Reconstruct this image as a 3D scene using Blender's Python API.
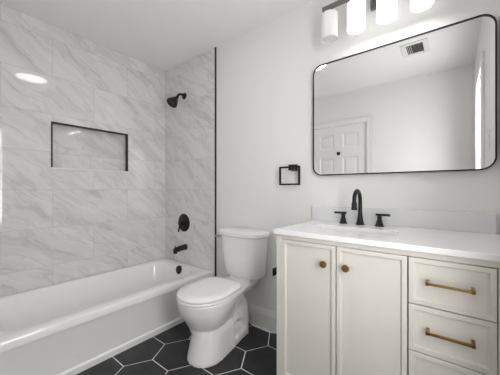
import bpy, bmesh, math, random
from mathutils import Vector, Matrix

for o in list(bpy.data.objects):
    bpy.data.objects.remove(o)
random.seed(7)
S = bpy.context.scene
PI = math.pi

# ------------------------------------------------------------------ camera, world, exposure
cam_data = bpy.data.cameras.new('camera')
cam = bpy.data.objects.new('camera', cam_data)
S.collection.objects.link(cam)
S.camera = cam
cam_data.sensor_width = 36.0
cam_data.lens = 36.0 * 258.7 / 500.0
cam_data.shift_y = 1.5 / 500.0
cam_data.clip_start = 0.02
cam.location = (2.551, -1.707, 1.115)
cam.rotation_euler = (PI / 2, 0, math.radians(38.258))

w = bpy.data.worlds.new('world')
S.world = w
w.use_nodes = True
w.node_tree.nodes['Background'].inputs['Color'].default_value = (1.0, 0.992, 0.98, 1)
w.node_tree.nodes['Background'].inputs['Strength'].default_value = 6.2      # bright overcast sky outside the window
S.view_settings.view_transform = 'Standard'
S.view_settings.look = 'None'
S.view_settings.gamma = 1.0
S.view_settings.use_curve_mapping = False
S.view_settings.exposure = 1.09
S.cycles.max_bounces = 16
S.cycles.diffuse_bounces = 10
S.cycles.glossy_bounces = 8
S.cycles.sample_clamp_indirect = 6.0
S.cycles.use_denoising = True
DISC_STRENGTH = 4.8
SHADE_STRENGTH = 0.45
LAMP_STRENGTH = 9.5

# the window opening on the right wall guides the daylight sampling (a portal gives no light of its own)
pl = bpy.data.lights.new('window_portal', 'AREA')
pl.shape = 'RECTANGLE'
pl.size, pl.size_y = 0.555, 1.47
pl.cycles.is_portal = True
plo = bpy.data.objects.new('window_portal', pl)
S.collection.objects.link(plo)
plo.location = (2.835, -1.1625, 1.295)
plo.rotation_euler = (PI / 2, 0, PI / 2)

# ------------------------------------------------------------------ materials
def mat(name, col, rough=0.5, metal=0.0, spec=0.5, coat=0.0, bump=0.0, bscale=200.0, var=0.0, vscale=6.0):
    m = bpy.data.materials.new(name)
    m.use_nodes = True
    nt = m.node_tree
    b = nt.nodes['Principled BSDF']
    b.inputs['Base Color'].default_value = (*col, 1)
    b.inputs['Roughness'].default_value = rough
    b.inputs['Metallic'].default_value = metal
    b.inputs['Specular IOR Level'].default_value = spec
    if coat:
        b.inputs['Coat Weight'].default_value = coat
        b.inputs['Coat Roughness'].default_value = 0.05
    tc = nt.nodes.new('ShaderNodeTexCoord')
    if bump:
        n = nt.nodes.new('ShaderNodeTexNoise')
        n.inputs['Scale'].default_value = bscale
        n.inputs['Detail'].default_value = 3
        nt.links.new(tc.outputs['Object'], n.inputs['Vector'])
        bp = nt.nodes.new('ShaderNodeBump')
        bp.inputs['Strength'].default_value = bump
        bp.inputs['Distance'].default_value = 0.002
        nt.links.new(n.outputs['Fac'], bp.inputs['Height'])
        nt.links.new(bp.outputs['Normal'], b.inputs['Normal'])
    if var:
        n = nt.nodes.new('ShaderNodeTexNoise')
        n.inputs['Scale'].default_value = vscale
        n.inputs['Detail'].default_value = 4
        nt.links.new(tc.outputs['Object'], n.inputs['Vector'])
        r = nt.nodes.new('ShaderNodeValToRGB')
        r.color_ramp.elements[0].position = 0.3
        r.color_ramp.elements[1].position = 0.7
        r.color_ramp.elements[0].color = (*[c * (1 - var) for c in col], 1)
        r.color_ramp.elements[1].color = (*[min(1, c * (1 + var)) for c in col], 1)
        nt.links.new(n.outputs['Fac'], r.inputs['Fac'])
        nt.links.new(r.outputs['Color'], b.inputs['Base Color'])
    return m


def emis(name, col, strength, base=(0.9, 0.9, 0.9)):
    m = mat(name, base, 0.4)
    b = m.node_tree.nodes['Principled BSDF']
    b.inputs['Emission Color'].default_value = (*col, 1)
    b.inputs['Emission Strength'].default_value = strength
    return m


def marble(name, axis):
    """Polished 24 x 12 inch pale marble-look tile in a running bond; axis = world axis the long side runs along."""
    m = mat(name, (0.5, 0.5, 0.5), 0.07, spec=0.55)
    nt = m.node_tree
    N, L = nt.nodes.new, nt.links.new
    b = nt.nodes['Principled BSDF']

    def M(op, a, c=None):
        n = N('ShaderNodeMath')
        n.operation = op
        for i, v in enumerate((a, c)):
            if v is None:
                continue
            if isinstance(v, (int, float)):
                n.inputs[i].default_value = v
            else:
                L(v, n.inputs[i])
        return n.outputs[0]
    g = N('ShaderNodeNewGeometry')
    sp = N('ShaderNodeSeparateXYZ')
    L(g.outputs['Position'], sp.inputs[0])
    u = sp.outputs[axis]
    v = sp.outputs['Z']
    TW, TH = 0.61, 0.305
    # rows meet at z = 1.11 + k * TH ; joints of the even rows at u = -1.05
    row = M('FLOOR', M('DIVIDE', M('SUBTRACT', v, 1.11 - 4 * TH), TH))
    odd = M('MODULO', row, 2.0)
    u0 = (-1.052 if axis == 'Y' else 0.482 - 0.305) - 20 * TW
    uu = M('DIVIDE', M('SUBTRACT', M('SUBTRACT', u, u0), M('MULTIPLY', M('SUBTRACT', 1.0, odd), TW / 2)), TW)
    colm = M('FLOOR', uu)
    fu = M('MULTIPLY', M('FRACT', uu), TW)
    fv = M('MULTIPLY', M('FRACT', M('DIVIDE', M('SUBTRACT', v, 1.11 - 4 * TH), TH)), TH)
    du = M('MINIMUM', fu, M('SUBTRACT', TW, fu))
    dv = M('MINIMUM', fv, M('SUBTRACT', TH, fv))
    dist = M('MINIMUM', du, dv)
    joint = M('LESS_THAN', dist, 0.0012)
    # random offset per tile
    wn = N('ShaderNodeTexWhiteNoise')
    wn.noise_dimensions = '2D'
    cv = N('ShaderNodeCombineXYZ')
    L(colm, cv.inputs[0])
    L(row, cv.inputs[1])
    L(cv.outputs[0], wn.inputs['Vector'])
    p = N('ShaderNodeCombineXYZ')
    L(u, p.inputs[0])
    L(v, p.inputs[1])
    L(M('MULTIPLY', wn.outputs['Value'], 9.0), p.inputs[2])
    rot = N('ShaderNodeMapping')
    rot.vector_type = 'POINT'
    rot.inputs['Rotation'].default_value = (0, 0, math.radians(36))
    L(p.outputs[0], rot.inputs['Vector'])
    # long streaks along the vein direction
    st = N('ShaderNodeMapping')
    st.inputs['Scale'].default_value = (0.75, 4.0, 1.0)
    L(rot.outputs[0], st.inputs['Vector'])
    warp = N('ShaderNodeTexNoise')
    warp.inputs['Scale'].default_value = 3.2
    warp.inputs['Detail'].default_value = 5
    L(rot.outputs[0], warp.inputs['Vector'])
    ws = N('ShaderNodeVectorMath')
    ws.operation = 'MULTIPLY_ADD'
    L(warp.outputs['Color'], ws.inputs[0])
    ws.inputs[1].default_value = (0.5, 0.75, 0.0)
    L(st.outputs[0], ws.inputs[2])
    a = N('ShaderNodeTexNoise')
    a.inputs['Scale'].default_value = 2.4
    a.inputs['Detail'].default_value = 8
    a.inputs['Roughness'].default_value = 0.70
    L(ws.outputs[0], a.inputs['Vector'])
    r1 = N('ShaderNodeValToRGB')
    e = r1.color_ramp.elements
    e[0].position, e[0].color = 0.30, (0.58, 0.58, 0.58, 1)
    e[1].position, e[1].color = 0.66, (0.79, 0.79, 0.79, 1)
    k = e.new(0.46)
    k.color = (0.71, 0.71, 0.71, 1)
    L(a.outputs['Fac'], r1.inputs['Fac'])
    # thin darker veins = ridges of a second noise
    c = N('ShaderNodeTexNoise')
    c.inputs['Scale'].default_value = 1.6
    c.inputs['Detail'].default_value = 6
    c.inputs['Roughness'].default_value = 0.55
    off = N('ShaderNodeVectorMath')
    off.operation = 'ADD'
    off.inputs[1].default_value = (3.1, 7.7, 2.2)
    L(ws.outputs[0], off.inputs[0])
    L(off.outputs[0], c.inputs['Vector'])
    ridge = M('ABSOLUTE', M('SUBTRACT', c.outputs['Fac'], 0.5))
    r2 = N('ShaderNodeValToRGB')
    e = r2.color_ramp.elements
    e[0].position, e[0].color = 0.0, (0.87, 0.87, 0.87, 1)
    e[1].position, e[1].color = 0.035, (1, 1, 1, 1)
    L(ridge, r2.inputs['Fac'])
    mx = N('ShaderNodeMix')
    mx.data_type = 'RGBA'
    mx.blend_type = 'MULTIPLY'
    mx.inputs['Factor'].default_value = 1.0
    L(r1.outputs['Color'], mx.inputs['A'])
    L(r2.outputs['Color'], mx.inputs['B'])
    gx = N('ShaderNodeMix')
    gx.data_type = 'RGBA'
    L(joint, gx.inputs['Factor'])
    L(mx.outputs['Result'], gx.inputs['A'])
    gx.inputs['B'].default_value = (0.47, 0.47, 0.475, 1)
    L(gx.outputs['Result'], b.inputs['Base Color'])
    L(M('ADD', M('MULTIPLY', joint, 0.4), 0.03), b.inputs['Roughness'])
    return m


WALL = mat('wall_paint', (0.80, 0.795, 0.785), 0.65, spec=0.3, bump=0.05, bscale=300)
CEIL = mat('ceiling_paint', (0.89, 0.89, 0.89), 0.8, spec=0.2, bump=0.05, bscale=300)
TRIMW = mat('white_trim_paint', (0.82, 0.82, 0.81), 0.35)
DOORW = mat('door_white_paint', (0.80, 0.80, 0.81), 0.35)
TILE_Y = marble('marble_tile_long_wall', 'Y')
TILE_X = marble('marble_tile_end_wall', 'X')
HEX = mat('charcoal_hexagon_tile', (0.022, 0.022, 0.024), 0.42, var=0.35, vscale=9, bump=0.05, bscale=60)
GROUT = mat('pale_grout', (0.82, 0.82, 0.82), 0.85)
BLACK = mat('matte_black_metal', (0.010, 0.010, 0.011), 0.4, spec=0.35, var=0.1)
BLACKTRIM = mat('black_edge_trim', (0.018, 0.018, 0.018), 0.45, spec=0.3)
PORC = mat('white_porcelain', (0.84, 0.84, 0.84), 0.08, coat=0.4, var=0.008)
ACRYL = mat('white_tub_enamel', (0.86, 0.86, 0.86), 0.12, coat=0.3, var=0.008)
SEATM = mat('white_seat_plastic', (0.84, 0.84, 0.84), 0.18, var=0.008)
CAB = mat('greige_cabinet_paint', (0.67, 0.645, 0.60), 0.4, var=0.015)
CABIN = mat('cabinet_inside', (0.35, 0.33, 0.3), 0.6)
GAPM = mat('cabinet_gap_shade', (0.10, 0.095, 0.09), 0.6)
BRASS = mat('brushed_brass', (0.34, 0.215, 0.075), 0.34, metal=1.0, var=0.12, vscale=40)
CHROME = mat('chrome', (0.55, 0.55, 0.56), 0.16, metal=1.0)
MIRROR = mat('mirror_glass', (0.88, 0.88, 0.88), 0.0, metal=1.0)
NICKEL = mat('gunmetal', (0.20, 0.20, 0.20), 0.35, metal=0.6)
VENTW = mat('white_vent_enamel', (0.78, 0.78, 0.78), 0.4)
VENTD = mat('duct_shade', (0.05, 0.05, 0.05), 0.8)
DISC = emis('ceiling_light_diffuser', (1.0, 0.985, 0.96), DISC_STRENGTH)
SHADE_ON = emis('lit_frosted_glass', (1.0, 0.985, 0.96), SHADE_STRENGTH)
BULB_ON = emis('lit_lower_diffuser', (1.0, 0.985, 0.96), LAMP_STRENGTH)
SHADE_OFF = mat('unlit_frosted_glass', (0.86, 0.86, 0.86), 0.3)
GLASS = bpy.data.materials.new('window_glass')
GLASS.use_nodes = True
_nt = GLASS.node_tree
_nt.nodes.clear()
_o, _t, _g, _x = (_nt.nodes.new(k) for k in ('ShaderNodeOutputMaterial', 'ShaderNodeBsdfTransparent', 'ShaderNodeBsdfGlossy', 'ShaderNodeMixShader'))
_g.inputs['Roughness'].default_value = 0.0
_x.inputs[0].default_value = 0.06
_nt.links.new(_t.outputs[0], _x.inputs[1])
_nt.links.new(_g.outputs[0], _x.inputs[2])
_nt.links.new(_x.outputs[0], _o.inputs['Surface'])
QUARTZ = mat('white_quartz', (0.84, 0.84, 0.845), 0.16, var=0.018, vscale=5)
QUARTZB = mat('shaded_white_quartz', (0.72, 0.725, 0.735), 0.16, var=0.018, vscale=5)  # same white quartz, greyed to carry the shade of the upright backsplash


# ------------------------------------------------------------------ mesh helpers
def obj(name, bm, mats, parent=None, smooth=None, loc=None):
    bmesh.ops.recalc_face_normals(bm, faces=bm.faces)
    me = bpy.data.meshes.new(name)
    bm.to_mesh(me)
    bm.free()
    for m in (mats if isinstance(mats, (list, tuple)) else [mats]):
        me.materials.append(m)
    if smooth:
        for p in me.polygons:
            p.use_smooth = True
        me.set_sharp_from_angle(angle=math.radians(smooth))
    o = bpy.data.objects.new(name, me)
    S.collection.objects.link(o)
    if parent:
        o.parent = parent
        o.matrix_parent_inverse = Matrix.Translation(-Vector(world_loc(parent)))
    return o


def world_loc(o):
    v = Vector(o.location)
    while o.parent:
        # children are built in world coordinates with a zero location
        return (0, 0, 0)
    return v


def thing(name, label, cat, loc, group=None):
    o = bpy.data.objects.new(name, None)
    o.empty_display_size = 0.05
    S.collection.objects.link(o)
    o.location = loc
    return tag(o, label, cat, group)


def tag(o, label, cat, group=None):
    o['label'] = label
    o['category'] = cat
    if group:
        o['group'] = group
    return o


def struct(name, bm, mats, smooth=None, parent=None):
    o = obj(name, bm, mats, parent, smooth)
    if not parent:
        o['kind'] = 'structure'
    return o


def box(bm, lo, hi, bevel=0.0, seg=2, mi=0):
    x0, y0, z0 = lo
    x1, y1, z1 = hi
    vs = [bm.verts.new(p) for p in ((x0, y0, z0), (x1, y0, z0), (x1, y1, z0), (x0, y1, z0),
                                    (x0, y0, z1), (x1, y0, z1), (x1, y1, z1), (x0, y1, z1))]
    fs = [bm.faces.new([vs[i] for i in q]) for q in ((3, 2, 1, 0), (4, 5, 6, 7), (0, 1, 5, 4), (1, 2, 6, 5), (2, 3, 7, 6), (3, 0, 4, 7))]
    for f in fs:
        f.material_index = mi
    if bevel:
        es = set(e for f in fs for e in f.edges)
        r = bmesh.ops.bevel(bm, geom=list(es), offset=bevel, segments=seg, profile=0.5, affect='EDGES')
        for f in r['faces']:
            f.material_index = mi
    return vs


def boxes(*bs, bevel=0.0):
    bm = bmesh.new()
    for lo, hi in bs:
        box(bm, lo, hi, bevel)
    return bm


def loft(bm, loops, cap0=True, cap1=True, mi=0, closed=True):
    rows = [[bm.verts.new(p) for p in lp] for lp in loops]
    n = len(rows[0])
    for a, b in zip(rows, rows[1:]):
        for i in range(n if closed else n - 1):
            j = (i + 1) % n
            f = bm.faces.new((a[i], a[j], b[j], b[i]))
            f.material_index = mi
    if cap0:
        bm.faces.new(list(reversed(rows[0]))).material_index = mi
    if cap1:
        bm.faces.new(rows[-1]).material_index = mi
    return rows


def lathe(bm, prof, origin, axis=(0, 0, 1), n=32, mi=0, cap0=True, cap1=True):
    q = Vector((0, 0, 1)).rotation_difference(Vector(axis).normalized())
    o = Vector(origin)
    loops = []
    for r, h in prof:
        loops.append([o + q @ Vector((r * math.cos(2 * PI * i / n), r * math.sin(2 * PI * i / n), h)) for i in range(n)])
    loft(bm, loops, cap0, cap1, mi)


def spline(pts, k=8):
    P = [Vector(p) for p in pts]
    out = []
    for i in range(len(P) - 1):
        p0, p1, p2, p3 = P[max(i - 1, 0)], P[i], P[i + 1], P[min(i + 2, len(P) - 1)]
        for j in range(k):
            t = j / k
            out.append(0.5 * ((2 * p1) + (p2 - p0) * t + (2 * p0 - 5 * p1 + 4 * p2 - p3) * t * t + (3 * p1 - p0 - 3 * p2 + p3) * t ** 3))
    out.append(P[-1])
    return out


def tube(bm, pts, rad, n=16, mi=0, sx=1.0):
    pts = [Vector(p) for p in pts]
    m = len(pts)
    if isinstance(rad, (int, float)):
        rad = [rad] * m
    elif len(rad) != m:
        rr = []
        for i in range(m):
            t = i / (m - 1) * (len(rad) - 1)
            a = min(int(t), len(rad) - 2)
            rr.append(rad[a] + (rad[a + 1] - rad[a]) * (t - a))
        rad = rr
    tang = []
    for i in range(m):
        d = pts[min(i + 1, m - 1)] - pts[max(i - 1, 0)]
        tang.append(d.normalized())
    ref = Vector((1, 0, 0)) if abs(tang[0].x) < 0.9 else Vector((0, 0, 1))
    nrm = (ref - tang[0] * ref.dot(tang[0])).normalized()
    loops = []
    for i in range(m):
        if i:
            nrm = (tang[i - 1].rotation_difference(tang[i]) @ nrm)
            nrm = (nrm - tang[i] * nrm.dot(tang[i])).normalized()
        bn = tang[i].cross(nrm)
        loops.append([pts[i] + (nrm * math.cos(2 * PI * j / n) * sx + bn * math.sin(2 * PI * j / n)) * rad[i] for j in range(n)])
    loft(bm, loops)


def rrect(cx, cy, hx, hy, r, z, n=6):
    """rounded rectangle loop in the xy plane"""
    out = []
    r = min(r, hx * 0.999, hy * 0.999)
    for (sx, sy, a0) in ((1, 1, 0), (-1, 1, 90), (-1, -1, 180), (1, -1, 270)):
        for i in range(n + 1):
            a = math.radians(a0 + 90 * i / n)
            out.append(Vector((cx + sx * (hx - r) + r * math.cos(a), cy + sy * (hy - r) + r * math.sin(a), z)))
    return out


def rrect_xz(cx, cz, hx, hz, r, y, n=8):
    return [Vector((p.x, y, p.y)) for p in rrect(cx, cz, hx, hz, r, 0, n)]


# ------------------------------------------------------------------ room shell
XR, YF, CH = 2.722, -1.95, 2.44
T = 0.12

# floor: pale grout bed with charcoal hexagon tiles, flat-topped, sides along x
bm = bmesh.new()
box(bm, (-T, YF - T, -0.06), (XR + T, T, -0.0015), mi=1)
sd = 0.1695
AP = 0.148
rows_ = []
for i in range(-3, 8):
    for j in range(-9, 3):
        cx = 1.003 + sd / 2 + i * 1.5 * sd
        cy = -0.774 + AP + j * 2 * AP + (AP if i % 2 else 0)
        if cx < -0.1 or cx > XR + 0.1 or cy > 0.1 or cy < YF - 0.1:
            continue
        k = (AP - 0.0034) / AP
        top = [Vector((cx + sd * k * math.cos(a * PI / 3), cy + sd * k * math.sin(a * PI / 3) * (AP / (sd * math.sin(PI / 3))), 0.0)) for a in range(6)]
        top = [Vector((min(max(p.x, 0.0), XR), min(max(p.y, YF), 0.0), p.z)) for p in top]
        bot = [Vector((p.x, p.y, -0.004)) for p in top]
        if max(p.x for p in top) - min(p.x for p in top) < 0.01 or max(p.y for p in top) - min(p.y for p in top) < 0.01:
            continue
        loft(bm, [bot, top], cap0=False)
struct('floor', bm, [HEX, GROUT])

struct('ceiling', boxes(((-T, YF - T, CH), (XR + T, T, CH + 0.08))), CEIL)

# left wall, tiled to the ceiling, with a niche set in
NY0, NY1, NZ0, NZ1, ND = -1.062, -0.437, 1.280, 1.660, 0.088
struct('wall_left', boxes(((-T, YF - T, 0), (0, NY0, CH)), ((-T, NY1, 0), (0, T, CH)),
                          ((-T, NY0, 0), (0, NY1, NZ0)), ((-T, NY0, NZ1), (0, NY1, CH)),
                          ((-T - 0.02, NY0 - 0.02, NZ0 - 0.02), (-ND, NY1 + 0.02, NZ1 + 0.02))), TILE_Y)
# back wall: painted, the tub end tiled
XT = 0.800
bm = bmesh.new()
box(bm, (0, 0.0, 0), (XR + T, T, CH), mi=0)
box(bm, (0, -0.009, 0), (XT - 0.006, 0.0, CH), mi=1)
struct('wall_back', bm, [WALL, TILE_X])
# right wall with a window
DY0, DY1, DZ, WZ0 = -1.44, -0.885, 2.03, 0.56
struct('wall_right', boxes(((XR, YF - T, 0), (XR + T, DY0, CH)), ((XR, DY1, 0), (XR + T, 0, CH)), ((XR, DY0, DZ), (XR + T, DY1, CH)), ((XR, DY0, 0), (XR + T, DY1, WZ0))), WALL)
# front wall with a door opening, and the short wall that closes the tub alcove
FX0, FX1, FZ = 0.893, 1.658, 1.995
struct('wall_front', boxes(((0, YF - T, 0), (FX0, YF, CH)), ((FX1, YF - T, 0), (XR, YF, CH)), ((FX0, YF - T, FZ), (FX1, YF, CH))), WALL)
bm = bmesh.new()
box(bm, (0, YF, 0), (0.82, -1.545, CH), mi=0)
box(bm, (0, -1.545, 0), (0.794, -1.536, CH), mi=1)
struct('wall_alcove', bm, [WALL, TILE_X])

# black edge trim where the tile ends, niche edging and sill
struct('trim_1', boxes(((XT - 0.006, -0.012, 0), (XT + 0.005, 0.0, CH))), BLACKTRIM)
e = 0.010
struct('trim_2', boxes(((-0.03, NY0 - 0.001, NZ1 - e), (0.003, NY1 + 0.001, NZ1 + 0.001)),
                       ((-0.03, NY0 - 0.001, NZ0), (0.003, NY0 + e, NZ1 - e)),
                       ((-0.03, NY1 - e, NZ0), (0.003, NY1 + 0.001, NZ1 - e))), BLACKTRIM)
struct('trim_3', boxes(((-ND, NY0 - 0.006, NZ0 - 0.004), (0.008, NY1 + 0.006, NZ0 + 0.010)), bevel=0.002), TRIMW)


def base_profile(t=0.015, h=0.145):
    return [(0, 0), (t, 0), (t, h - 0.045), (t - 0.003, h - 0.040), (t - 0.003, h - 0.028), (t - 0.008, h - 0.018), (t - 0.010, h - 0.004), (t - 0.012, h), (0, h)]


def run_profile(bm, prof, a, b, inward):
    a, b, inward = Vector(a), Vector(b), Vector(inward)
    loft(bm, [[p + inward * d + Vector((0, 0, h)) for d, h in prof] for p in (a, b)])


bm = bmesh.new()
run_profile(bm, base_profile(h=0.155), (XT + 0.006, 0, 0), (XR, 0, 0), (0, -1, 0))
struct('baseboard_back', bm, TRIMW, 30)
bm = bmesh.new()
run_profile(bm, base_profile(), (XR, YF + 0.02, 0), (XR, -0.02, 0), (-1, 0, 0))
struct('baseboard_right', bm, TRIMW, 30)
bm = bmesh.new()
run_profile(bm, base_profile(), (FX1 + 0.085, YF, 0), (XR - 0.02, YF, 0), (0, 1, 0))
struct('baseboard_front', bm, TRIMW, 30)


# ------------------------------------------------------------------ doors
def casing_frame(bm, h0, h1, top, wdt, thick, put):
    """three casing boards around an opening h0..h1 on a wall; put maps (along, out, z) to the world"""
    for (a0, a1, z0, z1) in ((h0 - wdt, h0, 0, top + wdt), (h1, h1 + wdt, 0, top + wdt), (h0, h1, top, top + wdt)):
        for (b0, b1, c0, c1, t) in ((a0, a1, z0, z1, thick),):
            lo = put(b0, 0, c0)
            hi = put(b1, t, c1)
            box(bm, [min(p, q) for p, q in zip(lo, hi)], [max(p, q) for p, q in zip(lo, hi)], 0.004)
    # raised outer band of the moulding
    for (a0, a1, z0, z1) in ((h0 - wdt, h0 - wdt + 0.018, 0, top + wdt), (h1 + wdt - 0.018, h1 + wdt, 0, top + wdt), (h0 - wdt + 0.018, h1 + wdt - 0.018, top + wdt - 0.018, top + wdt)):
        lo = put(a0, 0, z0)
        hi = put(a1, thick + 0.006, z1)
        box(bm, [min(p, q) for p, q in zip(lo, hi)], [max(p, q) for p, q in zip(lo, hi)], 0.003)


def six_panel(bm, wd, ht, th):
    """six-panel leaf in local coords: x 0..wd, face at y = 0 looking to +y, z 0..ht"""
    st, mu = 0.108, 0.120
    pw = (wd - 2 * st - mu) / 2
    cols = [(st, st + pw), (st + pw + mu, wd - st)]
    rows = [(0.22, 0.74), (0.93, ht - 0.435), (ht - 0.305, ht - 0.105)]
    xs = [0, cols[0][0], cols[0][1], cols[1][0], cols[1][1], wd]
    zs = [0, rows[0][0], rows[0][1], rows[1][0], rows[1][1], rows[2][0], rows[2][1], ht]
    for i in range(5):
        for j in range(7):
            a, b, c, d = xs[i], xs[i + 1], zs[j], zs[j + 1]
            if i in (1, 3) and j in (1, 3, 5):
                lp = []
                for ins, dep in ((0, 0), (0.010, -0.009), (0.026, -0.009), (0.046, -0.002)):
                    lp.append([Vector((a + ins, dep, c + ins)), Vector((b - ins, dep, c + ins)), Vector((b - ins, dep, d - ins)), Vector((a + ins, dep, d - ins))])
                loft(bm, lp, cap0=False, cap1=True)
            else:
                bm.faces.new([bm.verts.new(p) for p in ((a, 0, c), (b, 0, c), (b, 0, d), (a, 0, d))])
    for q in (((0, 0, 0), (0, 0, ht), (0, -th, ht), (0, -th, 0)), ((wd, 0, 0), (wd, 0, ht), (wd, -th, ht), (wd, -th, 0)),
              ((0, 0, ht), (wd, 0, ht), (wd, -th, ht), (0, -th, ht)), ((0, 0, 0), (wd, 0, 0), (wd, -th, 0), (0, -th, 0)),
              ((0, -th, 0), (wd, -th, 0), (wd, -th, ht), (0, -th, ht))):
        bm.faces.new([bm.verts.new(p) for p in q])
    bmesh.ops.remove_doubles(bm, verts=bm.verts, dist=0.0001)


bm = bmesh.new()
six_panel(bm, FX1 - FX0 - 0.008, FZ - 0.012, 0.035)
bm.transform(Matrix.Translation((FX0 + 0.004, YF - 0.012, 0.008)))
d1 = struct('door_1', bm, DOORW)
bm = bmesh.new()
hx, hz = FX0 + 0.07, 0.94
lathe(bm, [(0.030, 0), (0.030, 0.006), (0.012, 0.008), (0.011, 0.035)], (hx, YF - 0.012, hz), (0, 1, 0), 24)
tube(bm, [(hx, YF + 0.018, hz), (hx + 0.05, YF + 0.020, hz), (hx + 0.11, YF + 0.020, hz)], [0.010, 0.009, 0.008], 12)
obj('door_handle', bm, BLACK, d1, 40)
bm = bmesh.new()
casing_frame(bm, FX0, FX1, FZ, 0.068, 0.016, lambda a, o_, z: (a, YF + o_, z))
struct('trim_4', bm, TRIMW)

# double-hung window on the right wall
wi = bmesh.new()
def frame_x(bm, x0, x1, y0, y1, z0, z1, wd, bev=0.002):
    box(bm, (x0, y0, z0), (x1, y0 + wd, z1), bev)
    box(bm, (x0, y1 - wd, z0), (x1, y1, z1), bev)
    box(bm, (x0, y0 + wd, z0), (x1, y1 - wd, z0 + wd), bev)
    box(bm, (x0, y0 + wd, z1 - wd), (x1, y1 - wd, z1), bev)
frame_x(wi, XR, XR + T, DY0, DY1, WZ0, DZ, 0.012)
for y0, y1 in ((DY0 + 0.012, DY0 + 0.042), (DY1 - 0.042, DY1 - 0.012)):
    box(wi, (XR + 0.030, y0, WZ0 + 0.012), (XR + T, y1, DZ - 0.012), 0.002)     # side tracks
win = struct('window_1', wi, TRIMW)
MEET = 1.392
for (nm, x0, z0, z1) in (('upper_sash', XR + 0.075, MEET - 0.03, DZ - 0.012), ('lower_sash', XR + 0.040, WZ0 + 0.012, MEET)):
    bm = bmesh.new()
    frame_x(bm, x0, x0 + 0.032, DY0 + 0.042, DY1 - 0.042, z0, z1, 0.035, 0.004)
    so = obj(nm, bm, TRIMW, win)
    bm = bmesh.new()
    box(bm, (x0 + 0.014, DY0 + 0.075, z0 + 0.033), (x0 + 0.018, DY1 - 0.075, z1 - 0.033))
    obj('pane', bm, GLASS, so)
bm = bmesh.new()
ym = (DY0 + DY1) / 2
box(bm, (XR + 0.042, ym - 0.03, MEET), (XR + 0.066, ym + 0.03, MEET + 0.010), 0.003)
lathe(bm, [(0.010, 0), (0.010, 0.012), (0.004, 0.016)], (XR + 0.054, ym, MEET + 0.008), (0, 0, 1), 14)
obj('sash_lock', bm, BLACK, win, 40)
bm = bmesh.new()
wdt, thick = 0.07, 0.018
box(bm, (XR - thick, DY0 - wdt, WZ0), (XR, DY0, DZ + wdt), 0.004)
box(bm, (XR - thick, DY1, WZ0), (XR, DY1 + wdt, DZ + wdt), 0.004)
box(bm, (XR - thick, DY0, DZ), (XR, DY1, DZ + wdt), 0.004)
box(bm, (XR - 0.045, DY0 - wdt - 0.02, WZ0 - 0.022), (XR, DY1 + wdt + 0.02, WZ0), 0.004)
box(bm, (XR - thick, DY0 - wdt, WZ0 - 0.095), (XR, DY1 + wdt, WZ0 - 0.022), 0.004)
struct('trim_5', bm, TRIMW)

# ------------------------------------------------------------------ bathtub
tub = thing('bathtub', 'long white alcove bathtub below the marble tiled wall', 'bathtub', (0.39, -0.765, 0))
RZ, TX, TY0, TY1 = 0.348, 0.775, -1.530, -0.012
cx, cy, hx, hy = TX / 2 + 0.002, (TY0 + TY1) / 2, TX / 2 - 0.002, (TY1 - TY0) / 2
bcx = 0.375
bm = bmesh.new()
N_ = 10
L_ = [rrect(cx, cy, hx, hy, 0.004, RZ - 0.050, N_), rrect(cx, cy, hx, hy, 0.006, RZ - 0.014, N_), rrect(cx, cy, hx - 0.004, hy - 0.004, 0.008, RZ - 0.003, N_), rrect(cx, cy, hx - 0.012, hy - 0.010, 0.01, RZ, N_)]
for (ins, r, z) in ((0.0, 0.16, RZ), (0.008, 0.155, RZ - 0.003), (0.016, 0.150, RZ - 0.014), (0.026, 0.15, RZ - 0.05), (0.050, 0.15, RZ - 0.18), (0.068, 0.14, RZ - 0.26), (0.095, 0.12, RZ - 0.300), (0.14, 0.09, RZ - 0.312)):
    sl = 0.0 if z > RZ - 0.06 else (RZ - 0.06 - z) * 0.30        # the near end slopes to lean on
    L_.append(rrect(bcx, cy + sl / 2 - 0.012, 0.318 - ins, hy - 0.070 - ins - sl / 2, r, z, N_))
loft(bm, L_, cap0=False, cap1=True)
obj('basin', bm, ACRYL, tub, 50)
bm = bmesh.new()
# front apron with a stepped skirt at the floor
prof = [(0.700, 0.0), (0.768, 0.0), (0.768, 0.036), (0.764, 0.042), (0.757, 0.046), (0.757, 0.052), (0.764, 0.30), (0.768, RZ - 0.04), (0.700, RZ - 0.04)]
loft(bm, [[Vector((x, y, z)) for x, z in prof] for y in (TY0 + 0.004, TY1)])
obj('apron', bm, ACRYL, tub, 30)
bm = bmesh.new()
ov = Vector((0.396, TY1 - 0.108, 0.309))
lathe(bm, [(0.041, -0.016), (0.041, 0.004), (0.038, 0.008), (0.012, 0.010)], ov, (0, -1, 0.14), 32)
o = obj('overflow_plate', bm, BLACK, tub, 40)
o['label'] = 'round black overflow plate'

# ------------------------------------------------------------------ shower fittings
YT = -0.009
sh = thing('overhead_shower', 'black bell-shaped shower head on a short curved arm high on the tiled wall', 'shower head', (0.345, YT, 2.085))
bm = bmesh.new()
lathe(bm, [(0.034, 0), (0.034, 0.004), (0.028, 0.012), (0.014, 0.018)], (0.340, YT, 2.085), (0, -1, 0), 28)
obj('flange', bm, BLACK, sh, 40)
bm = bmesh.new()
arm = spline([(0.340, YT - 0.005, 2.085), (0.340, YT - 0.040, 2.093), (0.340, YT - 0.072, 2.080), (0.340, YT - 0.092, 2.050)], 8)
tube(bm, arm, 0.0115, 14)
obj('arm', bm, BLACK, sh, 60)
bm = bmesh.new()
hd = Vector((0, -0.64, -0.77)).normalized()
lathe(bm, [(0.013, -0.008), (0.018, 0.002), (0.018, 0.018), (0.024, 0.027), (0.036, 0.048), (0.048, 0.076), (0.053, 0.088), (0.056, 0.094), (0.056, 0.103), (0.050, 0.108), (0.046, 0.106)],
      (0.340, YT - 0.090, 2.050), hd, 36)
obj('spray_bell', bm, BLACK, sh, 40)

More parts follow.
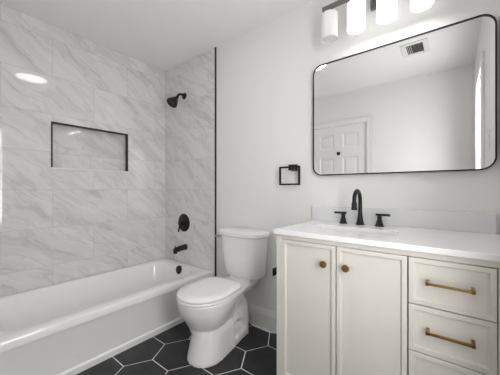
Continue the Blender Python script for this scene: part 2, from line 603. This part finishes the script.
va = thing('shower_valve', 'round black shower valve plate with lever handle above the tub spout', 'shower valve', (0.333, YT, 0.762))
VC = Vector((0.333, YT, 0.762))
bm = bmesh.new()
lathe(bm, [(0.093, 0), (0.093, 0.004), (0.087, 0.008), (0.040, 0.011)], VC, (0, -1, 0), 40)
obj('escutcheon', bm, BLACK, va, 40)
bm = bmesh.new()
lathe(bm, [(0.036, 0.008), (0.034, 0.020), (0.026, 0.024), (0.024, 0.056), (0.020, 0.062), (0.008, 0.064)], VC, (0, -1, 0), 32)
tube(bm, [VC + Vector((0, -0.046, 0)), VC + Vector((-0.012, -0.052, -0.05)), VC + Vector((-0.018, -0.056, -0.088))], [0.009, 0.0075, 0.0085], 14)
obj('lever_handle', bm, BLACK, va, 40)

spt = thing('tub_spout', 'black tub spout sticking out of the tiled wall below the valve', 'tub spout', (0.36, YT, 0.512))
bm = bmesh.new()
lathe(bm, [(0.031, 0), (0.031, 0.006), (0.028, 0.010)], (0.36, YT, 0.514), (0, -1, 0), 28)
tube(bm, spline([(0.36, YT - 0.004, 0.514), (0.36, YT - 0.06, 0.511), (0.36, YT - 0.11, 0.503), (0.36, YT - 0.138, 0.494)], 5), [0.029, 0.028, 0.026, 0.024], 20)
tube(bm, [(0.36, YT - 0.126, 0.50), (0.36, YT - 0.129, 0.468)], [0.020, 0.019], 20)
obj('spout_body', bm, BLACK, spt, 50)
bm = bmesh.new()
lathe(bm, [(0.0055, 0), (0.0055, 0.014), (0.008, 0.016), (0.008, 0.024), (0.004, 0.027)], (0.36, YT - 0.124, 0.515), (0, 0, 1), 16)
obj('diverter_knob', bm, BLACK, spt, 40)

# ------------------------------------------------------------------ toilet
TXC = 1.222
toi = thing('toilet', 'white two-piece toilet with closed lid between bathtub and vanity', 'toilet', (TXC, -0.36, 0))


def egg(xc, yf, yb, w, wb, z, n=20, rb=0.03, k=0.40):
    """elongated outline: elliptical front, sides narrowing to half-width wb at the back edge yb"""
    ym = yf + (yb - yf) * k
    half = []
    for i in range(n + 1):                                   # from front tip to the widest line
        a = PI / 2 * i / n
        half.append((w * math.sin(a), ym - (ym - yf) * math.cos(a)))
    m = n
    for i in range(1, m + 1):
        t = i / m
        y = ym + (yb - rb - ym) * t
        half.append((wb + (w - wb) * (0.5 + 0.5 * math.cos(PI * t)) if t < 1 else wb, y))
    for i in range(1, 6):
        a = PI / 2 * i / 5
        half.append((wb - rb + rb * math.cos(a), yb - rb + rb * math.sin(a)))
    pts = [Vector((xc + x, y, z)) for x, y in half]
    pts += [Vector((xc - x, y, z)) for x, y in reversed(half) if x > 1e-6]
    return pts


BXC = 1.189                                                  # the bowl stands slightly turned towards the vanity
TURN = Matrix.Translation((BXC, -0.1, 0)) @ Matrix.Rotation(0.085, 4, 'Z') @ Matrix.Translation((-BXC, 0.1, 0))
bm = bmesh.new()
# pedestal and bowl
loft(bm, [egg(BXC + 0.023, *p) for p in (
    (-0.662, -0.330, 0.124, 0.112, 0.000), (-0.660, -0.330, 0.123, 0.112, 0.02), (-0.640, -0.330, 0.113, 0.105, 0.10), (-0.628, -0.330, 0.107, 0.100, 0.165))]
     + [egg(BXC - 0.002, *p) for p in (
    (-0.630, -0.325, 0.122, 0.108, 0.205), (-0.650, -0.310, 0.142, 0.118, 0.24), (-0.672, -0.280, 0.160, 0.128, 0.28), (-0.688, -0.255, 0.172, 0.138, 0.32),
    (-0.697, -0.245, 0.178, 0.152, 0.360), (-0.700, -0.245, 0.180, 0.162, 0.382), (-0.698, -0.245, 0.179, 0.162, 0.392))])
# deck that carries the tank
loft(bm, [rrect(BXC + 0.01, -0.155, 0.112, 0.110, 0.03, 0.335), rrect(BXC + 0.01, -0.155, 0.130, 0.117, 0.03, 0.365), rrect(BXC + 0.01, -0.155, 0.136, 0.120, 0.03, 0.393)])
# trapway loop, visible along the side
tp = spline([(BXC, -0.44, 0.14), (BXC, -0.35, 0.225), (BXC, -0.275, 0.285), (BXC, -0.205, 0.290), (BXC, -0.158, 0.235), (BXC, -0.150, 0.15), (BXC, -0.160, 0.03)], 8)
tube(bm, tp, [0.060, 0.050, 0.045, 0.045, 0.047, 0.050, 0.055], 18, sx=2.05)
# web inside the loop and the foot
box(bm, (BXC - 0.042, -0.42, 0.02), (BXC + 0.042, -0.16, 0.30))
tube(bm, spline([(BXC, -0.45, 0.05), (BXC, -0.39, 0.085), (BXC, -0.32, 0.135), (BXC, -0.25, 0.150), (BXC, -0.18, 0.12), (BXC, -0.15, 0.06)], 6), 0.040, 16, sx=2.2)
loft(bm, [egg(BXC + 0.008, -0.64, -0.120, 0.124, 0.108, 0.0, rb=0.05), egg(BXC + 0.008, -0.63, -0.125, 0.120, 0.104, 0.045, rb=0.05), egg(BXC + 0.008, -0.61, -0.14, 0.108, 0.092, 0.066, rb=0.05)])
loft(bm, [rrect(BXC, -0.40, 0.100, 0.09, 0.05, 0.02), rrect(BXC, -0.42, 0.09, 0.08, 0.05, 0.10)])
bm.transform(TURN)
o = obj('bowl', bm, PORC, toi)
for p in o.data.polygons:
    p.use_smooth = True
md = o.modifiers.new('blend', 'REMESH')
md.mode = 'VOXEL'
md.voxel_size = 0.006
md.use_smooth_shade = True
ms = o.modifiers.new('soften', 'SMOOTH')
ms.factor = 0.5
ms.iterations = 6

SC = BXC
def sq(yf, yb, w, wb, z):
    return egg(SC, yf, yb, w, wb, z, rb=min(0.115, wb * 0.7), k=0.48)
bm = bmesh.new()
loft(bm, [sq(-0.707, -0.264, 0.177, 0.168, 0.3945), sq(-0.713, -0.259, 0.182, 0.173, 0.399), sq(-0.713, -0.259, 0.182, 0.173, 0.407), sq(-0.709, -0.262, 0.179, 0.170, 0.4115)])
bm.transform(TURN)
obj('seat', bm, SEATM, toi, 40)
bm = bmesh.new()
loft(bm, [sq(-0.707, -0.262, 0.178, 0.169, 0.4145), sq(-0.713, -0.259, 0.182, 0.173, 0.419), sq(-0.712, -0.259, 0.181, 0.173, 0.429), sq(-0.704, -0.264, 0.175, 0.167, 0.4345),
          sq(-0.64, -0.30, 0.13, 0.12, 0.4375), sq(-0.56, -0.36, 0.07, 0.06, 0.4385)])
for sx in (-0.07, 0.07):
    lathe(bm, [(0.011, 0), (0.011, 0.05)], (BXC + sx - 0.025, -0.250, 0.417), (1, 0, 0), 14)
bm.transform(TURN)
obj('seat_lid', bm, SEATM, toi, 40)


def tank_loop(wf, yb, d, bow, z, ex=5.0, n=56):
    out = []
    for i in range(n):
        a = 2 * PI * i / n
        c, s = math.cos(a), math.sin(a)
        x = wf * math.copysign(abs(c) ** (2 / ex), c)
        y = math.copysign(abs(s) ** (2 / ex), s)
        yy = yb - d / 2 + d / 2 * y
        if y < 0:
            yy -= bow * (1 - (x / wf) ** 2) * (-y)
        out.append(Vector((TXC + 0.005 + x, yy, z)))
    return out


bm = bmesh.new()
loft(bm, [tank_loop(0.145, -0.03, 0.125, 0.016, 0.424), tank_loop(0.165, -0.022, 0.143, 0.02, 0.431), tank_loop(0.174, -0.02, 0.150, 0.022, 0.455), tank_loop(0.191, -0.02, 0.168, 0.025, 0.62), tank_loop(0.200, -0.02, 0.175, 0.026, 0.744)])
loft(bm, [rrect(TXC, -0.11, 0.11, 0.065, 0.03, 0.3925), rrect(TXC, -0.11, 0.11, 0.065, 0.03, 0.425)])
obj('tank', bm, PORC, toi, 40)
bm = bmesh.new()
loft(bm, [tank_loop(0.200, -0.02, 0.178, 0.027, 0.7445), tank_loop(0.213, -0.012, 0.196, 0.03, 0.752), tank_loop(0.216, -0.010, 0.200, 0.031, 0.770), tank_loop(0.214, -0.011, 0.198, 0.031, 0.781),
          tank_loop(0.206, -0.016, 0.186, 0.029, 0.788), tank_loop(0.15, -0.04, 0.12, 0.02, 0.791)])
obj('tank_lid', bm, PORC, toi, 40)
bm = bmesh.new()
lathe(bm, [(0.018, -0.004), (0.018, 0.008), (0.010, 0.012)], (TXC + 0.005 - 0.195, -0.125, 0.716), (-1, 0, 0), 18)
tube(bm, [(TXC - 0.196, -0.125, 0.716), (TXC - 0.214, -0.150, 0.719), (TXC - 0.220, -0.200, 0.727)], [0.009, 0.008, 0.010], 10)
o = obj('flush_lever', bm, CHROME, toi, 50)
o['label'] = 'small chrome flush lever'
for sx in (-1, 1):
    bm = bmesh.new()
    lathe(bm, [(0.017, 0), (0.017, 0.016), (0.012, 0.024), (0.003, 0.026)], (BXC + 0.008 + sx * 0.112, -0.325, 0.045), (0, 0, 1), 18)
    bm.transform(TURN)
    obj('bolt_cap', bm, PORC, toi, 40)

# ------------------------------------------------------------------ vanity cabinet
VX0, VX1, VYF, VYB, VZT = 1.804, 2.704, -0.530, -0.016, 0.8775
van = thing('vanity_cabinet', 'greige bathroom vanity cabinet with two doors and a stack of drawers', 'vanity', ((VX0 + VX1) / 2, -0.27, 0))
bm = bmesh.new()
box(bm, (VX0, VYF + 0.02, 0.0), (VX0 + 0.018, VYB, VZT))                    # side panels
box(bm, (VX1 - 0.018, VYF + 0.02, 0.0), (VX1, VYB, VZT))
box(bm, (VX0, VYF, 0.0), (VX0 + 0.0375, VYF + 0.021, VZT), 0.0015)          # face frame
box(bm, (VX1 - 0.0375, VYF, 0.0), (VX1, VYF + 0.021, VZT), 0.0015)
box(bm, (VX0 + 0.0375, VYF, 0.8535), (VX1 - 0.0375, VYF + 0.02, VZT), 0.0015)
box(bm, (VX0 + 0.0375, VYF, 0.095), (VX1 - 0.0375, VYF + 0.02, 0.128), 0.0015)
box(bm, (VX0 + 0.018, VYF + 0.06, 0.0), (VX1 - 0.018, VYF + 0.075, 0.095))  # toe kick
box(bm, (VX0 + 0.018, VYF + 0.02, 0.110), (VX1 - 0.018, VYB, 0.126))
box(bm, (VX0 + 0.018, VYB - 0.006, 0.11), (VX1 - 0.018, VYB, VZT))
obj('carcass', bm, CAB, van)
bm = bmesh.new()
box(bm, (VX0 + 0.019, VYF + 0.0205, 0.127), (VX1 - 0.019, VYF + 0.026, 0.853))  # dark sheet standing in for the shade in the gaps
obj('gap_shade_sheet', bm, GAPM, van)


def shaker(bm, x0, x1, z0, z1, fw=0.0175):
    """thin-framed panel front, face at VYF, sloped inner edge"""
    yf, yb = VYF - 0.001, VYF + 0.018
    def lp(ins, y):
        return [Vector((x0 + ins, y, z0 + ins)), Vector((x1 - ins, y, z0 + ins)), Vector((x1 - ins, y, z1 - ins)), Vector((x0 + ins, y, z1 - ins))]
    loft(bm, [lp(0, yb), lp(0, yf + 0.0015), lp(0.0015, yf), lp(fw, yf), lp(fw + 0.0012, yf + 0.005), lp(fw + 0.0045, yf + 0.006), lp(fw + 0.0055, yf + 0.009)])


def knob(parent, x, z):
    bm = bmesh.new()
    lathe(bm, [(0.008, 0), (0.006, 0.004), (0.006, 0.012), (0.0155, 0.015), (0.0165, 0.017), (0.0165, 0.023), (0.015, 0.025), (0.004, 0.0253)], (x, VYF - 0.001, z), (0, -1, 0), 28)
    o = obj('knob', bm, BRASS, parent, 40)
    o['label'] = 'round brass knob'


def pull(parent, x0, x1, z):
    bm = bmesh.new()
    yo = VYF - 0.001
    for x in (x0, x1):
        box(bm, (x - 0.005, yo - 0.034, z - 0.0065), (x + 0.005, yo + 0.001 + 0.006, z + 0.0065), 0.001)
    box(bm, (x0 - 0.004, yo - 0.034, z - 0.0045), (x1 + 0.004, yo - 0.025, z + 0.0045), 0.001)
    o = obj('pull', bm, BRASS, parent)
    o['label'] = 'brass bar pull'


ZB, ZT = 0.130, 0.851
for i, (x0, x1, kx) in enumerate(((1.8395, 2.1225, 2.0715), (2.1275, 2.4065, 2.1745))):
    bm = bmesh.new()
    shaker(bm, x0, x1, ZB, ZT)
    d = obj('door', bm, CAB, van)
    knob(d, kx, 0.7635)
for i in range(4):
    z1 = ZT - i * 0.1815
    z0 = z1 - 0.1775
    bm = bmesh.new()
    shaker(bm, 2.4115, 2.6635, z0, z1)
    d = obj('drawer', bm, CAB, van)
    pull(d, 2.474, 2.603, z0 + 0.094)

# countertop with a sink cut-out and backsplash
CT0, CT1, CTY = 1.793, XR - 0.001, -0.547
CZ0, CZ1 = 0.8785, 0.9005
SX0, SX1, SY0, SY1 = 1.922, 2.338, -0.398, -0.212
ct = thing('countertop', 'white quartz countertop on the greige vanity', 'countertop', ((CT0 + CT1) / 2, -0.27, CZ0))
bm = bmesh.new()
N_ = 6
ccx, ccy, chx, chy = (CT0 + CT1) / 2, CTY / 2 - 0.0005, (CT1 - CT0) / 2, -CTY / 2 - 0.0005
scx, scy, shx, shy = (SX0 + SX1) / 2, (SY0 + SY1) / 2, (SX1 - SX0) / 2, (SY1 - SY0) / 2
outer = lambda ins, z: rrect(ccx, ccy, chx - ins, chy - ins, 0.004, z, N_)
inner = lambda ins, z: rrect(scx, scy, shx + ins, shy + ins, 0.03, z, N_)
lps = [inner(0, CZ0), outer(0, CZ0), outer(0, CZ1 - 0.002), outer(0.002, CZ1), inner(0.0015, CZ1), inner(0, CZ1 - 0.0015), inner(0, CZ0)]
loft(bm, lps, cap0=False, cap1=False)
bmesh.ops.remove_doubles(bm, verts=bm.verts, dist=0.00005)
obj('worktop', bm, QUARTZ, ct, 30)
bm = bmesh.new()
box(bm, (1.770, -0.019, CZ1), (XR - 0.012, -0.001, 0.996), 0.0015)
tag(obj('backsplash', bm, QUARTZB), 'low white quartz backsplash strip along the wall behind the faucet', 'backsplash')

sk = thing('sink', 'white rectangular undermount sink set in the quartz countertop', 'sink', (scx, scy, 0.76))
bm = bmesh.new()
def sl(ins, z, r=0.03):
    return rrect(scx, scy, shx - ins, shy - ins, r, z, N_)
loft(bm, [sl(-0.020, CZ0 - 0.001), sl(0.001, CZ0 - 0.001), sl(0.004, 0.86), sl(0.012, 0.79, 0.04), sl(0.030, 0.768, 0.05), sl(0.07, 0.760, 0.03), sl(0.085, 0.757, 0.02),
          ], cap0=False, cap1=True)
loft(bm, [sl(-0.020, CZ0 - 0.001), sl(-0.012, 0.86), sl(-0.006, 0.78), sl(0.02, 0.752)], cap0=False, cap1=True)
obj('bowl', bm, PORC, sk, 40)
bm = bmesh.new()
lathe(bm, [(0.022, 0), (0.022, 0.003), (0.018, 0.004)], (scx, scy, 0.757), (0, 0, 1), 20)
obj('drain', bm, CHROME, sk, 40)

# ------------------------------------------------------------------ faucet
fa = thing('faucet', 'matte black gooseneck faucet with two lever handles on the countertop', 'faucet', (2.107, -0.072, CZ1))
FX, FY = 2.107, -0.072
bm = bmesh.new()
lathe(bm, [(0.0255, 0), (0.0255, 0.004), (0.0215, 0.008), (0.0165, 0.030), (0.0132, 0.058), (0.0118, 0.075), (0.0112, 0.085)], (FX, FY, CZ1), (0, 0, 1), 28)
R_ = 0.060
pts = [(FX, FY, CZ1 + 0.075), (FX, FY, CZ1 + 0.13), (FX, FY, CZ1 + 0.144)]
for i in range(1, 13):
    a = PI * i / 12 * 1.03
    pts.append((FX, FY - R_ + R_ * math.cos(a), CZ1 + 0.144 + R_ * math.sin(a)))
pts.append((FX, pts[-1][1] + 0.001, CZ1 + 0.129))
tube(bm, pts, 0.0110, 18)
ey = pts[-1][1]
lathe(bm, [(0.0118, 0.012), (0.0145, 0.006), (0.0150, -0.018), (0.0165, -0.026), (0.0165, -0.032), (0.010, -0.033)], (FX, ey, CZ1 + 0.128), (0, 0, 1), 20)
obj('spout', bm, BLACK, fa, 45)
for (x, s) in ((2.007, -1), (2.214, 1)):
    bm = bmesh.new()
    y = -0.076
    lathe(bm, [(0.0245, 0), (0.0245, 0.004), (0.020, 0.009), (0.015, 0.030), (0.0115, 0.042), (0.0115, 0.048), (0.014, 0.050), (0.014, 0.056), (0.008, 0.058), (0.008, 0.062)], (x, y, CZ1), (0, 0, 1), 26)
    h = obj('handle', bm, BLACK, fa, 40)
    bm = bmesh.new()
    tube(bm, [(x - s * 0.019, y, CZ1 + 0.066), (x + s * 0.055, y, CZ1 + 0.066)], 0.0068, 14)
    obj('lever', bm, BLACK, h, 40)

# ------------------------------------------------------------------ mirror
MX0, MX1, MZ0, MZ1, MR = 1.782, 2.7105, 1.2065, 1.960, 0.062
mi_ = thing('mirror', 'large rounded rectangular wall mirror in a thin black frame above the vanity', 'mirror', ((MX0 + MX1) / 2, 0, MZ0))
mcx, mcz, mhx, mhz = (MX0 + MX1) / 2, (MZ0 + MZ1) / 2, (MX1 - MX0) / 2, (MZ1 - MZ0) / 2
fwid = 0.0065
bm = bmesh.new()
loft(bm, [rrect_xz(mcx, mcz, mhx, mhz, MR, -0.001, 12), rrect_xz(mcx, mcz, mhx, mhz, MR, -0.030, 12), rrect_xz(mcx, mcz, mhx - 0.001, mhz - 0.001, MR, -0.031, 12),
          rrect_xz(mcx, mcz, mhx - fwid, mhz - fwid, MR - fwid, -0.031, 12), rrect_xz(mcx, mcz, mhx - fwid, mhz - fwid, MR - fwid, -0.024, 12)], cap0=True, cap1=False)
obj('frame', bm, BLACKTRIM, mi_, 40)
bm = bmesh.new()
loft(bm, [rrect_xz(mcx, mcz, mhx - fwid + 0.0005, mhz - fwid + 0.0005, MR - fwid, -0.020, 12), rrect_xz(mcx, mcz, mhx - fwid + 0.0005, mhz - fwid + 0.0005, MR - fwid, -0.0255, 12)])
obj('glass', bm, MIRROR, mi_)

# ------------------------------------------------------------------ vanity light
LXC, LY = 2.181, -0.130
vl = thing('vanity_light', 'four-light wall fixture with frosted cylinder shades above the mirror', 'wall light', (LXC, 0, 2.22))
bm = bmesh.new()
box(bm, (LXC - 0.029, -0.022, 2.203), (LXC + 0.029, -0.001, 2.32), 0.002)
box(bm, (LXC - 0.012, -0.135, 2.240), (LXC + 0.012, -0.02, 2.262), 0.001)
obj('backplate', bm, NICKEL, vl)
bm = bmesh.new()
box(bm, (1.896, LY - 0.011, 2.240), (LXC * 2 - 1.896, LY + 0.011, 2.262), 0.001)
obj('crossbar', bm, NICKEL, vl)
for i in range(4):
    x = LXC + (i - 1.5) * 0.161
    lit = i > 0
    bm = bmesh.new()
    lathe(bm, [(0.0235, 2.212), (0.0235, 2.2405)], (x, LY, 0), (0, 0, 1), 24)
    obj('socket', bm, NICKEL, vl, 40)
    bm = bmesh.new()
    # open-bottomed glass cylinder with a real wall thickness
    lathe(bm, [(0.020, 2.209), (0.046, 2.207), (0.050, 2.203), (0.0505, 2.195), (0.0505, 2.050), (0.0495, 2.048), (0.0475, 2.050), (0.0475, 2.197), (0.020, 2.203)], (x, LY, 0), (0, 0, 1), 40, cap0=True, cap1=True)
    s = obj('shade', bm, SHADE_ON if lit else SHADE_OFF, vl, 40)
    s['label'] = 'lit white frosted glass shade' if lit else 'unlit frosted glass shade at the left end'
    bm = bmesh.new()
    lathe(bm, [(0.0474, 2.058), (0.0474, 2.054), (0.030, 2.0525), (0.006, 2.052)], (x, LY, 0), (0, 0, 1), 40)
    obj('lower_diffuser', bm, BULB_ON if lit else SHADE_OFF, s, 60)

# ------------------------------------------------------------------ towel ring
tr = thing('towel_ring', 'square black towel ring on the white wall beside the mirror', 'towel ring', (1.633, 0, 1.278))
bm = bmesh.new()
box(bm, (1.602, -0.010, 1.248), (1.650, -0.001, 1.296), 0.001)
box(bm, (1.602, -0.053, 1.252), (1.645, -0.008, 1.292), 0.001)
obj('mount', bm, BLACK, tr)
bm = bmesh.new()
rx0, rx1, rz0, rz1, ry, rt = 1.522, 1.692, 1.143, 1.281, -0.045, 0.0062
box(bm, (rx0, ry - rt, rz0), (rx1, ry + rt, rz0 + 2 * rt), 0.001)
box(bm, (rx0, ry - rt, rz1 - 2 * rt), (rx1, ry + rt, rz1), 0.001)
box(bm, (rx0, ry - rt, rz0 + 2 * rt), (rx0 + 2 * rt, ry + rt, rz1 - 2 * rt))
box(bm, (rx1 - 2 * rt, ry - rt, rz0 + 2 * rt), (rx1, ry + rt, rz1 - 2 * rt))
obj('ring', bm, BLACK, tr)

# ------------------------------------------------------------------ toilet paper holder on the vanity's side
ty, tz = -0.440, 0.636
tph = thing('toilet_paper_holder', 'black toilet paper holder sticking out from the vanity beside the toilet', 'toilet paper holder', (VX0, ty, tz))
bm = bmesh.new()
box(bm, (VX0 - 0.008, ty - 0.022, tz - 0.022), (VX0, ty + 0.022, tz + 0.022), 0.001)
tube(bm, [(VX0 - 0.006, ty, tz), (VX0 - 0.066, ty, tz)], 0.008, 12)
obj('mount', bm, BLACK, tph, 40)
bm = bmesh.new()
tube(bm, [(VX0 - 0.060, ty - 0.012, tz), (VX0 - 0.060, ty + 0.150, tz)], 0.009, 12)
box(bm, (VX0 - 0.074, ty - 0.017, tz - 0.021), (VX0 - 0.066, ty + 0.017, tz + 0.021), 0.001)
obj('bar', bm, BLACK, tph, 40)

# ------------------------------------------------------------------ ceiling light, vent, hook, switch
LC = Vector((1.375, -0.902, CH))
cl = thing('ceiling_light', 'round flush white ceiling light, seen as a bright reflection in tile and mirror', 'ceiling light', LC)
bm = bmesh.new()
lathe(bm, [(0.160, 0), (0.160, 0.008), (0.152, 0.016), (0.142, 0.018), (0.140, 0.012)], LC, (0, 0, -1), 48)
obj('rim', bm, TRIMW, cl, 40)
bm = bmesh.new()
lathe(bm, [(0.140, 0.013), (0.139, 0.0165), (0.10, 0.0175)], LC, (0, 0, -1), 48)
obj('diffuser', bm, DISC, cl, 40)

ve = thing('ceiling_vent', 'white louvred ceiling vent reflected in the mirror', 'vent', (2.263, -1.216, CH))
vx0, vx1, vy0, vy1 = 2.155, 2.371, -1.352, -1.080
bm = bmesh.new()
fr = 0.042
box(bm, (vx0, vy0, CH - 0.008), (vx0 + fr, vy1, CH), 0.002)
box(bm, (vx1 - fr, vy0, CH - 0.008), (vx1, vy1, CH), 0.002)
box(bm, (vx0 + fr, vy0, CH - 0.008), (vx1 - fr, vy0 + fr, CH), 0.002)
box(bm, (vx0 + fr, vy1 - fr, CH - 0.008), (vx1 - fr, vy1, CH), 0.002)
obj('frame', bm, VENTW, ve)
bm = bmesh.new()
box(bm, (vx0 + fr, vy0 + fr, CH - 0.002), (vx1 - fr, vy1 - fr, CH - 0.0005))
obj('duct_shade_sheet', bm, VENTD, ve)  # flat dark sheet, paints the shade behind the blades
vm = vx0 + fr + 0.046
for k in range(3):                                            # one bank of blades runs across ...
    xx = vx0 + fr + 0.008 + k * 0.0145
    bm = bmesh.new()
    loft(bm, [[Vector((xx - 0.002, y, CH - 0.002)), Vector((xx, y, CH - 0.002)), Vector((xx + 0.006, y, CH - 0.010)), Vector((xx + 0.004, y, CH - 0.010))] for y in (vy0 + fr, vy1 - fr)])
    obj('slat', bm, VENTW, ve)
for k in range(7):                                            # ... the other along
    yy = vy0 + fr + 0.012 + k * 0.026
    bm = bmesh.new()
    loft(bm, [[Vector((x, yy - 0.006, CH - 0.003)), Vector((x, yy - 0.004, CH - 0.003)), Vector((x, yy + 0.006, CH - 0.009)), Vector((x, yy + 0.004, CH - 0.009))] for x in (vm + 0.004, vx1 - fr)])
    obj('slat', bm, VENTW, ve)

rh = thing('robe_hook', 'small square black hook on the white panelled door, seen in the mirror', 'hook', (1.279, YF - 0.012, 1.61))
bm = bmesh.new()
box(bm, (1.258, YF - 0.012, 1.590), (1.300, YF - 0.004, 1.632), 0.001)
obj('plate', bm, BLACK, rh)
bm = bmesh.new()
tube(bm, spline([(1.279, YF - 0.006, 1.612), (1.279, YF + 0.02, 1.606), (1.279, YF + 0.034, 1.612), (1.279, YF + 0.038, 1.628)], 5), 0.006, 10)
obj('hook', bm, BLACK, rh, 50)

ls = thing('light_switch', 'white switch plate on the right wall, seen edge-on in the mirror', 'light switch', (XR, -0.50, 1.42))
bm = bmesh.new()
box(bm, (XR - 0.006, -0.537, 1.362), (XR - 0.0005, -0.463, 1.478), 0.002)
obj('plate', bm, TRIMW, ls)
bm = bmesh.new()
box(bm, (XR - 0.011, -0.517, 1.387), (XR - 0.004, -0.483, 1.453), 0.002)
obj('rocker', bm, VENTW, ls)
